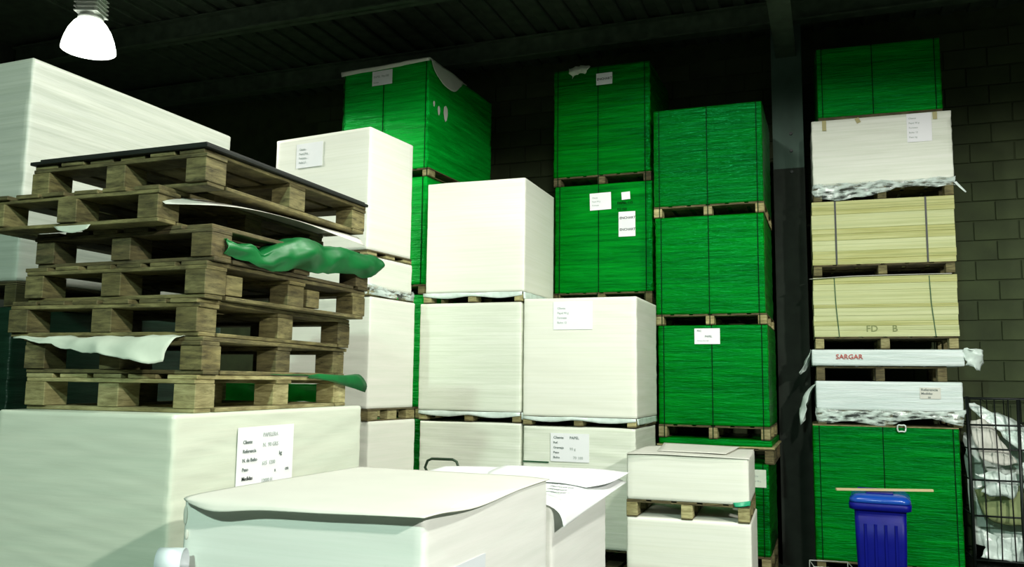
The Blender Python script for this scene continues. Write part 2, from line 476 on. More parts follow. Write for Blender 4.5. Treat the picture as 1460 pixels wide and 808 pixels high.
# roof deck ribs (folded sheet) running towards the back wall
ceil = bpy.data.objects['ceiling']
for i in range(-30, 12):
    o = bpy.data.objects.new('deck_rib', shared(('rib',), lambda: box(-0.06, 0.06, 2.0, WV, -0.05, 0.02, 0.01), 'deck'))
    link(o, ceil); o.location = (i * 0.25, 0, ZC + 0.09)
# purlins and main beams
def ibeam(bm, u0, u1, v, z0, z1, w=0.14):
    bx(bm, u0, u1, v - w / 2, v + w / 2, z0, z0 + .014)
    bx(bm, u0, u1, v - w / 2, v + w / 2, z1 - .014, z1)
    bx(bm, u0, u1, v - .006, v + .006, z0, z1)
    return bm
for i, v in enumerate((5.2, 6.9, 8.55)):
    struct('trim_%d' % (i + 1), ibeam(bmesh.new(), -8.9, 8.9, v, ZC - 0.20, ZC + 0.03), 'beam')
# haunched rafter that comes towards us from the top of the column, and the column
cu_, cv_ = (2.85 * math.cos(BY) - 8.5 * math.sin(BY)), (2.85 * math.sin(BY) + 8.5 * math.cos(BY))
bm = bmesh.new()
bx(bm, cu_ - .10, cu_ + .10, 2.0, cv_ - .1, 5.12, 5.15); bx(bm, cu_ - .008, cu_ + .008, 2.0, cv_ - .1, 5.15, ZC - .21)
struct('trim_4', bm, 'beam')
bm = bmesh.new()
bx(bm, cu_ - .15, cu_ + .15, cv_ - .10, cv_ - .085, 0, ZC - .02); bx(bm, cu_ - .15, cu_ + .15, cv_ + .085, cv_ + .10, 0, ZC - .02)
bx(bm, cu_ - .01, cu_ + .01, cv_ - .085, cv_ + .085, 0, ZC - .02)
col = struct('trim_5', bm, 'column')
for z in (3.9, 4.12, 4.3):
    bm = bmesh.new(); tube(bm, [(cu_ + .03, cv_ - .115, z), (cu_ + .03, cv_ - .099, z)], 0.016, 8)
    obj('bolt', bm, 'black_metal', col)
bm = bmesh.new(); bx(bm, cu_ - .152, cu_ + .152, cv_ - .102, cv_ + .102, 0.0, 3.94)
cs = obj('lower_casing', bm, M['wall_dark'], col)

# ================================================================== HIGH BAY LAMPS, WITH ADDED FILL
def lamp(x, y, z, watts, colr, label, hang):
    t = thing('high_bay_or_added_fill_lamp', label, 'lamp', (x, y, z), 0, 'high bay lamps and added unseen fill lamps')
    prof = [(0.225, 0.0), (0.222, 0.03), (0.205, 0.10), (0.175, 0.18), (0.135, 0.245), (0.10, 0.28)]
    bm = lathe(prof, 40, False, False)
    # fine prismatic ribs
    for v in bm.verts:
        pass
    bm.normal_update(); bmesh.ops.solidify(bm, geom=bm.faces[:], thickness=0.004)
    obj('dome', bm, 'glow', t, True)
    obj('bulb', lathe([(0.02, 0.03), (0.06, 0.06), (0.07, 0.12), (0.05, 0.2), (0.03, 0.26)], 20), 'glow_bright', t, True)
    obj('collar', lathe([(0.105, 0.275), (0.108, 0.30), (0.10, 0.31)], 32), 'alu', t, True)
    bm = bmesh.new()
    bx(bm, -0.095, 0.095, -0.095, 0.095, 0.31, 0.52, 0.02)
    for k in range(5): bx(bm, -0.105, 0.105, -0.105, 0.105, 0.33 + k * .038, 0.34 + k * .038)
    obj('ballast_housing', bm, 'alu', t)
    bm = bmesh.new(); tube(bm, [(0, 0, .52), (0, 0, hang)], 0.008, 8)
    obj('suspension_rod', bm, 'black_metal', t)
    ld = bpy.data.lights.new('lamp_beam', 'SPOT'); ld.energy = watts; ld.color = colr
    ld.spot_size = R(176); ld.spot_blend = 0.15; ld.shadow_soft_size = 0.16
    lo = bpy.data.objects.new('lamp_beam', ld); link(lo, t); lo.location = (0, 0, -0.02)
    return t
names = ['glowing white high bay lamp hanging from the dark ceiling at top left',
         'high bay lamp hanging above the aisle in front of the white loads',
         'unseen fill lamp added on the right side of the aisle',
         'unseen fill lamp added behind the viewpoint on the left',
         'unseen fill lamp added behind the viewpoint on the right']
for (x, y, z, wt, cl), nm in zip(LAMPS, names):
    lamp(x, y, z, wt, cl, nm, ZC + 0.04 - z)

# ================================================================== RIGHT HAND STACK
RY = 0.33
rc = (3.556, 8.076)
def small_print(w, h, rows=4, s=0.02, ink='grey_ink'):
    words = ['Cliente', 'Papel 90 g', 'Formato', 'Bulto 12', 'Peso kg', 'Medidas']
    return [(-w * .42, h * .5 - (i + 1) * h / (rows + 1) - s * .3, s, words[i % 6], ink) for i in range(rows)]

pallet('pallet on the floor under the green load behind the blue bin', 3.504, 8.075, RY, 1.2, .8, 0, .17, 'wood', seed=1)
t = load('green_wrapped_load', 'large green film wrapped load at the bottom of the right stack, behind the blue bin', 'pallet load',
         3.504, 8.075, RY, 1.225, .8, .17, 1.375, M['green'], 1, 0.004)
strap_on(t, (-.55, -.01, .56), 'strap', .008)
bm = box(-.605, .605, -.40, .40, 1.205, 1.213); o = obj('top_board', bm, 'wood_pale', t)
pallet('film-covered pallet on top of the green load behind the blue bin', 3.551, 8.078, RY, 1.2, .8, 1.384, .134, 'wood', seed=2)
t = load('white_wrapped_load', 'low bluish white wrapped load with small label and loose film at its left end', 'pallet load',
         3.551, 8.078, RY, 1.231, .8, 1.519, 1.784, M['pale_blue'], 2, 0.004)
label_on(t, .35, .165, .17, .10, lines=((-.075, .02, .032, 'Referencia', 'ink'), (-.075, -.012, .028, 'Medidas', 'ink'), (-.02, -.045, .022, '50', 'ink')), mat_='paper')
sheet('loose_film', [[(-.60, -.40, .25), (-.66, -.35, .15), (-.70, -.3, .0), (-.735, -.28, -.12)],
                     [(-.60, -.30, .26), (-.70, -.28, .14), (-.76, -.25, .0), (-.75, -.24, -.15)],
                     [(-.60, -.10, .25), (-.67, -.15, .1), (-.71, -.15, -.02), (-.70, -.2, -.10)]], 'clear_film', t, crumple=.02, freq=12)
sheet('film_skirt', [[(-.62, -.41, .02), (-.3, -.415, .0), (0, -.412, .015), (.3, -.415, .0), (.62, -.41, .02)],
                     [(-.61, -.425, -.05), (-.3, -.42, -.02), (0, -.425, -.045), (.3, -.42, -.03), (.61, -.425, -.05)],
                     [(-.6, -.43, -.125), (-.32, -.425, -.11), (-.02, -.425, -.13), (.25, -.43, -.06), (.6, -.43, -.12)]],
      'thin_film', t, crumple=.018, freq=16, seed=3)
bm = bmesh.new(); tube(bm, [(.10 + .035 * math.cos(a) , -.44, -.150 + .034 * math.sin(a) + .008 * math.sin(3 * a)) for a in [k * 2 * math.pi / 14 for k in range(15)]], .007, 6)
obj('film_loop', bm, 'clear_film', t, True)
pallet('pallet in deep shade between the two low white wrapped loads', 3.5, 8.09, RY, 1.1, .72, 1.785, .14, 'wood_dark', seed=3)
t = load('flat_white_load', 'thin flat white wrapped load with red handwriting in the right stack', 'pallet load',
         3.555, 8.087, RY, 1.287, .82, 1.926, 2.075, M['pale_blue'], 4, 0.004)
text_obj('SARGAR', .062, 'red_ink', t, (-.43, -.4165, .062))
sheet('loose_film', [[(-.64, -.41, .14), (-.68, -.40, .05), (-.74, -.38, -.06)], [(-.64, -.3, .14), (-.70, -.3, .03), (-.75, -.3, -.09)],
                     [(-.63, -.15, .13), (-.67, -.2, .02), (-.70, -.25, -.05)]], 'clear_film', t, crumple=.016, freq=12)
sheet('film_tuft', [[(.63, -.41, .13), (.68, -.42, .16), (.74, -.41, .17), (.78, -.38, .14)], [(.63, -.40, .06), (.70, -.45, .08), (.76, -.43, .09), (.80, -.38, .06)],
                    [(.63, -.40, .0), (.69, -.42, .01), (.73, -.40, -.02), (.75, -.36, -.03)]], 'clear_film', t, crumple=.03, freq=16, seed=8)
pallet('pallet standing on the thin flat white load in the right stack', 3.548, 8.076, RY, 1.2, .8, 2.076, .116, 'wood_pale', seed=4)

def board_stack(label, c, w, d, z0, z1, n, m_list, seed):
    t = thing('board_bundle', label, 'board bundle', (c[0], c[1], z0), RY, 'yellow board bundles')
    rn = random.Random(seed); h = z1 - z0; z = 0
    cuts = sorted(rn.uniform(.05, .95) for _ in range(n - 1)); cuts = [0] + [(c_ * .5 + (i + 1) / n * .5) for i, c_ in enumerate(cuts)] + [1]
    for i in range(n):
        a, b_ = cuts[i] * h, cuts[i + 1] * h
        dx, dy = rn.uniform(-.004, .004), rn.uniform(-.004, .002)
        obj('board_layer', box(-w / 2 + dx, w / 2 + dx, -d / 2 + dy, d / 2 + dy, a, b_ - .0012, .0015), m_list[i % len(m_list)], t)
    t['_w'] = w; t['_d'] = d + .008; t['_h'] = h
    return t
t = board_stack('pale yellow bundle of boards with crooked thin straps and FD B written near its base', (3.548, 8.076), 1.218, .8, 2.193, 2.75, 9,
                [M['board_pale'], M['board_pale'], M['board']], 4)
for x0, x1 in ((-.42, -.39), (.385, .42)):
    bm = bmesh.new()
    tube(bm, [(x0, -.407, .55), (x0 + .008, -.409, .3), (x1, -.407, 0.0)], .004, 6); obj('strap', bm, 'strap_green', t)
text_obj('FD', .085, 'pencil', t, (-.16, -.4065, .045)); text_obj('B', .085, 'pencil', t, (.06, -.4065, .045))
sheet('cover_paper', [[(-.64, -.43, .545), (-.3, -.425, .562), (0, -.42, .566), (.3, -.42, .566), (.57, -.42, .566)],
                      [(-.61, -.2, .562), (-.3, -.2, .562), (0, -.2, .562), (.3, -.2, .562), (.57, -.2, .562)],
                      [(-.6, .39, .562), (-.3, .39, .562), (0, .39, .562), (.3, .39, .562), (.57, .39, .562)]], 'paper', t, thick=.004)
pallet('pallet between the two yellow board bundles of the right stack', 3.55, 8.076, RY, 1.2, .8, 2.766, .102, 'wood', seed=5)
t = board_stack('upper yellow bundle of boards held by two black straps in the right stack', (3.556, 8.076), 1.22, .8, 2.869, 3.475, 8,
                [M['board'], M['board'], M['board_pale']], 9)
strap_on(t, (-.40, .375), 'strap_black', .016)
pallet('pallet wrapped in ragged pale film on top of the upper yellow board bundle', 3.57, 8.076, RY, 1.2, .8, 3.477, .145, 'wood', seed=6)
t = load('cream_wrapped_load', 'cream wrapped load with brown tape tabs in the upper right stack', 'pallet load',
         3.574, 8.076, RY, 1.222, .8, 3.63, 4.272, M['white_lined'], 5, 0.006)
for x, hh in ((-.49, .10), (.47, .07), (-.2, .05)):
    o = obj('tape_tab', box(-.018, .018, -.0025, 0, -hh, 0), 'tape', t); o.location = (x, -.403, .637)
    if x == -.2: o.rotation_euler = (0, -.4, 0)
label_on(t, .335, .50, .21, .27, lines=small_print(.21, .27, 5, .022))
sheet('film_skirt', [[(-.62, -.412, .02), (-.3, -.415, .01), (0, -.412, .015), (.3, -.415, .01), (.62, -.412, .02)],
                     [(-.61, -.425, -.05), (-.3, -.42, -.05), (0, -.425, -.045), (.3, -.42, -.03), (.61, -.425, -.04)],
                     [(-.6, -.43, -.125), (-.32, -.425, -.15), (-.02, -.425, -.10), (.25, -.43, -.06), (.63, -.43, -.07)]],
      'thin_film', t, crumple=.018, freq=16, seed=5)
sheet('film_shred', [[(.60, -.42, -.04), (.63, -.42, -.08), (.69, -.41, -.14)], [(.62, -.41, -.03), (.65, -.41, -.07), (.70, -.40, -.13)]], 'clear_film', t, crumple=.004)
t = load('green_wrapped_load', 'green film wrapped load topmost in the right stack, resting on the cream load', 'pallet load',
         3.568, 8.078, .31, 1.095, .78, 4.30, 4.985, M['green_mid'], 6, 0.005)
strap_on(t, (-.50, -.05, .49), 'strap', .008)
obj('base_board', box(-.54, .54, -.38, .38, -.0275, 0), 'wood_dark', t)

# ================================================================== BLUE BIN
t = thing('wheelie_bin', 'blue plastic wheeled bin in front of the green load at lower right', 'bin', (2.80, 6.50, 0), 0.42)
t.scale = (.86, .86, 1)
bm = bmesh.new()
lv = [(.165, .21, .05), (.18, .225, .12), (.20, .25, .60), (.205, .26, .84)]
def rrect(hx, hy, z, r=.04, k=4):
    out = []
    for sx, sy, a0 in ((1, 1, 0), (-1, 1, 90), (-1, -1, 180), (1, -1, 270)):
        for i in range(k + 1):
            a = R(a0 + 90 * i / k); out.append((sx * (hx - r) + r * math.cos(a), sy * (hy - r) + r * math.sin(a), z))
    return out
def loft(bm, rings, caps=True):
    L = [[bm.verts.new(p) for p in r] for r in rings]
    for a, b_ in zip(L, L[1:]):
        for i in range(len(a)): bm.faces.new((a[i], a[(i + 1) % len(a)], b_[(i + 1) % len(a)], b_[i]))
    if caps: bm.faces.new(list(reversed(L[0]))); bm.faces.new(L[-1])
    return bm
loft(bm, [rrect(a, b_, z) for a, b_, z in lv])
obj('body', bm, 'bin', t, True)
for x in (-.12, -.04, .04, .12):
    bm = bmesh.new(); loft(bm, [rrect(.012, .006, 0, .004, 1), rrect(.012, .006, .6, .004, 1)])
    o = obj('rib', bm, 'bin', t); o.location = (x, -.232, .14); o.rotation_euler = (R(2.6), 0, 0)
bm = bmesh.new(); loft(bm, [rrect(.215, .27, .835, .05), rrect(.245, .295, .845, .06), rrect(.247, .297, .885, .06), rrect(.225, .28, .892, .05)])
obj('rim', bm, 'bin', t, True)
bm = bmesh.new(); loft(bm, [rrect(.243, .293, .893, .07), rrect(.240, .292, .918, .07), rrect(.20, .25, .945, .07), rrect(.15, .20, .952, .06)])
lid = obj('lid', bm, 'bin_rim', t, True)
obj('lid_panel', box(-.11, .11, -.20, -.05, .946, .960, .006), 'bin', lid)
bm = bmesh.new(); tube(bm, [(-.19, .28, .90), (-.19, .33, .93), (.19, .33, .93), (.19, .28, .90)], .016, 10); obj('handle', bm, 'bin', t, True)
for sx in (-1, 1):
    bm = bmesh.new(); tube(bm, [(sx * .20, .2, .10), (sx * .25, .2, .10)], .10, 20); obj('wheel', bm, 'rubber', t)
t = tag(obj('wooden_lath', box(-.355, .355, -.014, .014, 0, .018, .002), 'lath'), 'thin wooden lath lying across the lid of the blue bin', 'lath')
t.location = (2.80, 6.42, .9655); t.rotation_euler = (0, -.004, -.05)

# ================================================================== ROLL CAGE with film waste
t = thing('roll_cage', 'black steel mesh cage full of pale film waste beside the right stack', 'cage', (4.085, 7.60, 0), 0.33)
W2, D2, Ht = .86, .72, 1.66
def bar(pts, r, name='bar'):
    bm = bmesh.new(); tube(bm, pts, r, 6); return obj(name, bm, 'black_metal', t, True)
for x in (0.0, W2):
    for y in (0, D2): bar([(x, y, .12), (x, y, Ht)], .016, 'post')
bar([(.39, -.005, .16), (.385, -.012, .6), (.40, -.005, Ht - .02)], .014, 'post')
for z in (.24, .62, .93, 1.20, 1.41, Ht - .02):
    bar([(0, 0, z), (W2, 0, z)], .009); bar([(0, D2, z), (W2, D2, z)], .007)
    bar([(0, 0, z), (0, D2, z)], .007); bar([(W2, 0, z), (W2, D2, z)], .007)
for i in range(1, 8):
    if i != 4:
        bar([(W2 * i / 8, 0, .2), (W2 * i / 8 + .008 * (i % 3 - 1), -.012, .75), (W2 * i / 8, 0, Ht - .02)], .0055)
for i in range(1, 6):
    bar([(W2 * i / 6, D2, .2), (W2 * i / 6, D2, Ht - .02)], .005); bar([(W2, D2 * i / 6, .2), (W2, D2 * i / 6, Ht - .02)], .005)
obj('base_tray', box(-.01, W2 + .01, -.01, D2 + .01, .12, .16), 'black_metal', t)
for x in (.08, W2 - .08):
    for y in (.08, D2 - .08):
        bm = bmesh.new(); tube(bm, [(x - .015, y, .055), (x + .015, y, .055)], .055, 14); obj('wheel', bm, 'rubber', t)
def waste(label, mat_, grid, cr=.03, freq=9, seed=0, thick=.002, cat='waste film', nm='crumpled_film', group=None):
    o = sheet(nm, grid, mat_, None, thick, 5, cr, seed, freq)
    o.location = (4.085, 7.60, 0); o.rotation_euler = (0, 0, -.33); return tag(o, label, cat, group or 'waste in the roll cage')
waste('long pale film sheet slanting down from the top of the black cage', 'clear_film',
      [[(.02, .25, 1.60), (.12, .2, 1.48), (.30, .15, 1.30), (.42, .12, 1.18)], [(.10, .25, 1.60), (.25, .2, 1.5), (.42, .15, 1.36), (.60, .12, 1.16)],
       [(.16, .35, 1.54), (.32, .3, 1.5), (.55, .28, 1.38), (.75, .25, 1.15)]], .028, 9, 1)
waste('white paper sheet standing at the left inside the black cage', 'paper',
      [[(.04, .08, 1.44), (.05, .06, 1.25), (.10, .06, 1.10)], [(.14, .08, 1.46), (.20, .06, 1.22), (.28, .07, 1.05)], [(.20, .15, 1.42), (.32, .12, 1.2), (.40, .12, 1.08)]], .02, 9, 2)
waste('teal shaded film bundle in the middle of the black cage', 'clear_film',
      [[(.05, .07, .99), (.12, .05, .93), (.08, .06, .80)], [(.22, .05, .99), (.24, .04, .90), (.25, .06, .78)], [(.38, .12, .99), (.40, .10, .9), (.38, .12, .8)]], .05, 8, 3)
waste('pale film heap at the right of the black cage', 'clear_film',
      [[(.40, .06, 1.08), (.45, .05, .96), (.42, .06, .86)], [(.60, .08, 1.12), (.62, .05, .95), (.6, .07, .84)], [(.80, .10, 1.05), (.80, .08, .95), (.8, .1, .86)]], .05, 8, 4)
waste('olive cardboard flap bent upright in the lower half of the cage', 'cardboard',
      [[(.07, .26, .82), (.12, .23, .62), (.20, .25, .54)], [(.24, .20, .86), (.28, .18, .62), (.32, .20, .52)],
       [(.44, .20, .88), (.46, .19, .64), (.48, .22, .53)], [(.78, .26, .92), (.78, .24, .7), (.78, .26, .55)]], .004, 5, 5, .004, 'cardboard', 'cardboard_flap')
waste('crumpled pale film lying in the bottom of the black cage', 'clear_film',
      [[(.05, .06, .50), (.1, .05, .36), (.06, .06, .27)], [(.3, .05, .44), (.32, .05, .34), (.3, .05, .26)], [(.55, .06, .52), (.5, .05, .4), (.55, .06, .27)], [(.8, .1, .5), (.78, .06, .38), (.8, .08, .27)]], .045, 10, 6)
waste('pale film scraps piled behind the olive cardboard in the cage', 'clear_film',
      [[(.06, .56, 1.3), (.06, .50, .9), (.06, .42, .3)], [(.4, .56, 1.25), (.4, .52, .9), (.4, .42, .3)], [(.79, .56, 1.2), (.79, .52, .9), (.79, .42, .3)]], .05, 6, 7)

# ================================================================== GREEN COLUMN OF LOADS (second from right)
CY = .364
pallet('lower pallet on the floor under the third green stack', 1.96, 8.0, CY, .95, 1, 0, .14, 'wood_pale', seed=11)
pallet('upper of two pallets under the lowest load of the third green stack', 1.955, 8.0, CY, .96, 1, .14, .144, 'wood_pale', seed=12)
t = load('green_wrapped_load', 'lowest green load of the third green stack, partly hidden by the small white loads', 'pallet load', 1.956, 7.998, CY, .965, 1, .285, 1.06, M['green_dark'], 11, .005)
strap_on(t, (-.43, 0, .43), 'strap', .008)
label_on(t, .385, .655, .14, .15, mat_='dull_paper', lines=small_print(.13, .13, 2, .02))
pallet('dark splintered pallet with torn film behind the small white load', 1.978, 8.0, CY, .995, 1, 1.061, .13, 'wood_dark', seed=13, jit=.03)
t = load('thin_green_load', 'very thin green wrapped layer on a pale board in the third green stack', 'pallet load', 1.978, 8.004, CY, .985, 1, 1.205, 1.262, M['green'], 13, .002)
obj('base_board', box(-.505, .51, -.505, .5, -.0135, 0), 'wood_pale', t)
pallet('pallet standing just behind the small white load, under a green load with white label', 1.97, 8.0, CY, .965, 1, 1.263, .114, 'wood_pale', seed=14, straps=(-.43, 0, .43))
t = load('green_wrapped_load', 'green load with a white label at top, lowest fully visible in the third green stack', 'pallet load', 1.971, 8.001, CY, .973, 1, 1.378, 2.268, M['green'], 12, .005)
strap_on(t, (-.43, 0, .43), 'strap', .008)
label_on(t, -.04, .79, .225, .14, lines=((-.09, .04, .025, 'FSC', 'ink'), (-.02, -.01, .024, 'PAPEL', 'ink'), (-.09, -.045, .014, 'Formato 70 x 100', 'grey_ink')))
pallet('pallet under the middle green load of the third green stack', 1.957, 8.0, CY, .98, 1, 2.269, .098, 'wood_pale', seed=15, straps=(-.43, 0, .43))
t = load('green_wrapped_load', 'middle green load without labels in the third green stack', 'pallet load', 1.955, 8.001, CY, .977, 1, 2.368, 3.266, M['green'], 14, .005)
strap_on(t, (-.43, 0, .43), 'strap', .008)
pallet('pallet under the topmost load of the third green stack', 1.952, 8.0, CY, .985, 1, 3.267, .102, 'wood_pale', seed=16, straps=(-.44, 0, .44))
t = load('green_wrapped_load', 'topmost green load of the third green stack, without labels', 'pallet load', 1.952, 8.004, CY, .994, 1, 3.37, 4.293, M['green_dark'], 15, .006)
strap_on(t, (-.44, 0, .44), 'strap', .008)

# ================================================================== GREEN STACK BEHIND THE MIDDLE WHITE LOADS
BYW = .37; bc = (1.05, 8.597)
pallet('pallet on the floor under the second green stack', *bc, BYW, 1, 1, 0, .144, 'wood', seed=21)
load('green_wrapped_load', 'lowest green load of the second green stack, hidden behind white loads', 'pallet load', *bc, BYW, 1, 1, .145, 1.25, M['green'], 21, .004)
pallet('second pallet from the floor in the second green stack', *bc, BYW, 1, 1, 1.251, .118, 'wood', seed=22)
load('green_wrapped_load', 'green load right behind the white load with square label, second from the floor', 'pallet load', *bc, BYW, 1, 1, 1.37, 2.49, M['green'], 22, .004)
pallet('pallet half hidden behind the top edge of the labelled white load', *bc, BYW, .995, 1, 2.491, .122, 'wood', seed=23, straps=(-.44, -.04, .43))
t = load('green_wrapped_load', 'green load with several white labels in the second green stack', 'pallet load', 1.061, 8.596, BYW, .996, 1, 2.614, 3.69, M['green_mid'], 23, .007)
strap_on(t, (-.44, -.04, .43), 'strap', .008)
label_on(t, -.02, .90, .215, .17, tilt=-.02, lines=small_print(.2, .15, 3, .02))
label_on(t, .235, .94, .085, .075, tilt=-.05)
label_on(t, .245, .66, .165, .245, lines=((-.072, .05, .034, 'ENCHART', 'black_ink'), (-.072, -.065, .034, 'ENCHART', 'black_ink')))
text_obj('PAPEL 115', .035, 'strap', t, (.15, -.5065, .86)); text_obj('KG 620', .03, 'strap', t, (.15, -.5065, .80))
pallet('pallet under the topmost load of the second green stack', 1.05, 8.597, BYW, .99, 1, 3.691, .09, 'wood_dark', seed=24, straps=(-.45, -.03, .44))
t = load('green_wrapped_load', 'topmost green load with one small white label and a torn spot on its top edge', 'pallet load', 1.046, 8.597, BYW, 1.0, 1, 3.783, 4.895, M['green'], 24, .009)
strap_on(t, (-.45, -.03, .44), 'strap', .008)
label_on(t, .035, .975, .165, .12, lines=((-.076, -.012, .034, 'ENCHART', 'black_ink'),))
sheet('torn_film', [[(-.33, -.49, 1.12), (-.27, -.52, 1.13), (-.2, -.50, 1.14), (-.12, -.49, 1.125)],
                    [(-.32, -.52, 1.07), (-.26, -.53, 1.09), (-.19, -.52, 1.09), (-.12, -.51, 1.09)],
                    [(-.29, -.515, 1.01), (-.26, -.52, 1.03), (-.2, -.52, 1.05), (-.14, -.51, 1.06)]], 'dull_paper', t, crumple=.02, freq=18)

# ================================================================== MIDDLE WHITE LOADS
MY = .358
mr = (.705, 7.395); ml = (-.222, 7.715)
for k in range(3):
    pallet(['lowest', 'middle', 'upper'][k] + ' of three pallets on the floor under the right middle white stack', *mr, MY, .96, .82, .14 * k, .14, 'wood', seed=30 + k)
    pallet(['lowest', 'middle', 'upper'][k] + ' of three pallets on the floor under the left middle white stack', *ml, MY, .94, .8, .14 * k, .14, 'wood', seed=34 + k)
t = load('white_wrapped_load', 'lowest white load with a printed label, behind the near loads in the right middle stack', 'pallet load', .703, 7.384, MY, .962, .84, .421, 1.38, M['white_lined'], 31, .005, sag=.008)
label_on(t, -.07, .79, .33, .23, lines=[(-.14, .07, .03, 'Cliente', 'ink'), (-.14, .03, .026, 'Ref.', 'ink'), (-.14, -.01, .026, 'Gramaje', 'ink'), (-.14, -.05, .026, 'Peso', 'ink'), (-.14, -.09, .026, 'Bulto', 'ink'), (0, .07, .03, 'PAPEL', 'ink'), (.0, -.02, .03, '90 g', 'grey_ink'), (.03, -.09, .03, '70 100', 'grey_ink')])
obj('green_tape', box(-.478, -.25, -.003, 0, -.006, .006), 'strap_green', t).location = (0, -.42, .665)
t = load('white_wrapped_load', 'lowest white load of the left middle stack, seen above the near loads without a label', 'pallet load', -.216, 7.71, MY, .95, .8, .421, 1.397, M['white_lined'], 32, .004, sag=.008)
def film_covered_pallet(label, c, w, d, z, h, seed):
    t = pallet(label, c[0], c[1], MY, w, d, z, h, 'wood_pale', seed=seed)
    y = -d / 2 - .006
    g = [[(-w / 2, y, h), (-w / 4, y, h), (0, y, h), (w / 4, y, h), (w / 2, y, h)],
         [(-w / 2, y - .004, h * .75), (-w / 4, y - .002, h * .62), (0, y - .006, h * .8), (w / 4, y - .003, h * .6), (w / 2, y - .004, h * .8)],
         [(-w / 2, y, h * .68), (-w / 4, y + .004, h * .42), (0, y, h * .66), (w / 4, y + .002, h * .40), (w / 2, y, h * .66)]]
    sheet('film_edge', g, 'clear_film', t, thick=.001, crumple=.004, seed=seed)
    g = [[(w / 2 + .006, -d / 2, h), (w / 2 + .006, 0, h), (w / 2 + .006, d / 2, h)],
         [(w / 2 + .012, -d / 2, h * .3), (w / 2 + .008, 0, h * .25), (w / 2 + .012, d / 2, h * .3)]]
    sheet('film_edge', g, 'clear_film', t, thick=.001, crumple=.004, seed=seed)
    return t
film_covered_pallet('film-edged pallet between the two white loads of the right middle stack', mr, .965, .84, 1.385, .073, 41)
film_covered_pallet('film-edged pallet on the lowest white load of the left middle stack', ml, .955, .8, 1.399, .085, 42)
t = load('white_wrapped_load', 'big white load with square label topping the right middle stack', 'pallet load', .709, 7.403, MY, .979, .86, 1.459, 2.452, M['white'], 33, .0025, sag=.012)
label_on(t, -.05, .84, .34, .235, lines=small_print(.32, .2, 4, .024))
t = load('white_wrapped_load', 'middle white load of the left middle stack with fine horizontal sheet lines', 'pallet load', -.229, 7.713, MY, .966, .8, 1.485, 2.423, M['white_lined'], 34, .002)
film_covered_pallet('film-edged pallet under the smooth white load topping the left middle stack', (-.2, 7.73), .94, .85, 2.425, .088, 43)
t = load('white_wrapped_load', 'smooth plain white load topping the left middle stack, greenish right side', 'pallet load', -.188, 7.736, .35, .937, .862, 2.514, 3.514, M['white'], 35, .0015, sag=.01)

# ================================================================== LEFT WHITE STACK
AY = .475; ac = (-1.375, 6.82)
pallet('lowest pallet on the floor under the white stack left of the green one', *ac, AY, .96, .6, 0, .144, 'wood', seed=50)
pallet('second pallet from the floor under the white stack left of the green one', *ac, AY, .96, .6, .144, .144, 'wood', seed=51)
t = load('white_wrapped_load', 'lowest white load of the stack left of the narrow green strip', 'pallet load', -1.325, 6.824, AY, .939, .62, .289, 1.436, M['white_near'], 51, .002)
pallet('pallet with open slots seen between two white loads right of the empty pallets', -1.345, 6.826, AY, .96, .62, 1.437, .09, 'wood_pale', seed=52)
t = load('white_wrapped_load', 'white load right beside the pile of empty pallets', 'pallet load', -1.361, 6.826, AY, .977, .61, 1.528, 2.372, M['white_near'], 52, .002)
pallet('film-covered pallet above the white load beside the empty pallets', -1.37, 6.823, AY, .97, .60, 2.373, .066, 'wood_pale', seed=53)
sheet_parent = bpy.data.objects['wooden_pallet']
t = load('white_wrapped_load', 'thin white load with ragged film at its lower edge beside the empty pallets', 'pallet load', -1.388, 6.819, AY, .98, .592, 2.44, 2.683, M['white_near'], 53, .004)
sheet('film_skirt', [[(.498, -.30, .03), (.498, 0, .01), (.498, .3, .02)], [(.505, -.30, -.03), (.51, 0, -.04), (.505, .3, -.03)], [(.50, -.30, -.05), (.512, 0, -.06), (.505, .3, -.055)]], 'thin_film', t, crumple=.010, freq=14)
sheet('film_skirt', [[(-.49, -.302, .03), (0, -.302, .01), (.49, -.302, .03)], [(-.49, -.31, -.04), (0, -.312, -.05), (.49, -.31, -.03)], [(-.49, -.308, -.055), (0, -.315, -.06), (.49, -.31, -.05)]], 'thin_film', t, crumple=.010, freq=14)
pallet('pallet under the tall white load topping the stack beside the empty pallets', -1.392, 6.816, AY, .962, .595, 2.684, .047, 'wood_pale', seed=54)
t = load('white_wrapped_load', 'tall smooth white load with faint square label topping the stack beside the empty pallets', 'pallet load', -1.396, 6.813, AY, .958, .595, 2.732, 3.692, M['white'], 54, .0012)
label_on(t, -.12, .80, .27, .2, lines=small_print(.25, .18, 4, .022))

# ================================================================== FAR LEFT GREEN STACK
GY = .42
pallet('pallet on the floor under the leftmost green stack', -1.0, 8.66, GY, .95, 1.2, 0, .144, 'wood', seed=60)
load('green_wrapped_load', 'lowest green load of the leftmost green stack, seen only as a thin dark strip', 'pallet load', -1.001, 8.638, GY, .932, 1.2, .145, 1.39, M['green'], 60, .004)
pallet('lower pallet of the leftmost green stack seen in the slit between white loads', -1.0, 8.64, GY, .93, 1.2, 1.391, .107, 'wood_pale', seed=61)
load('green_wrapped_load', 'second lowest green load of the leftmost green stack, seen in the slit between white loads', 'pallet load', -1.001, 8.638, GY, .932, 1.2, 1.499, 2.55, M['green_bright'], 61, .004)
pallet('upper pallet seen in the slit between the white loads of the leftmost green stack', -1.01, 8.64, GY, .95, 1.2, 2.551, .095, 'wood_pale', seed=62)
t = load('green_wrapped_load', 'green load under the tall topmost one in the leftmost green stack', 'pallet load', -1.026, 8.646, GY, .972, 1.2, 2.647, 3.694, M['green_bright'], 62, .004)
strap_on(t, (-.44, 0, .44), 'strap', .008)
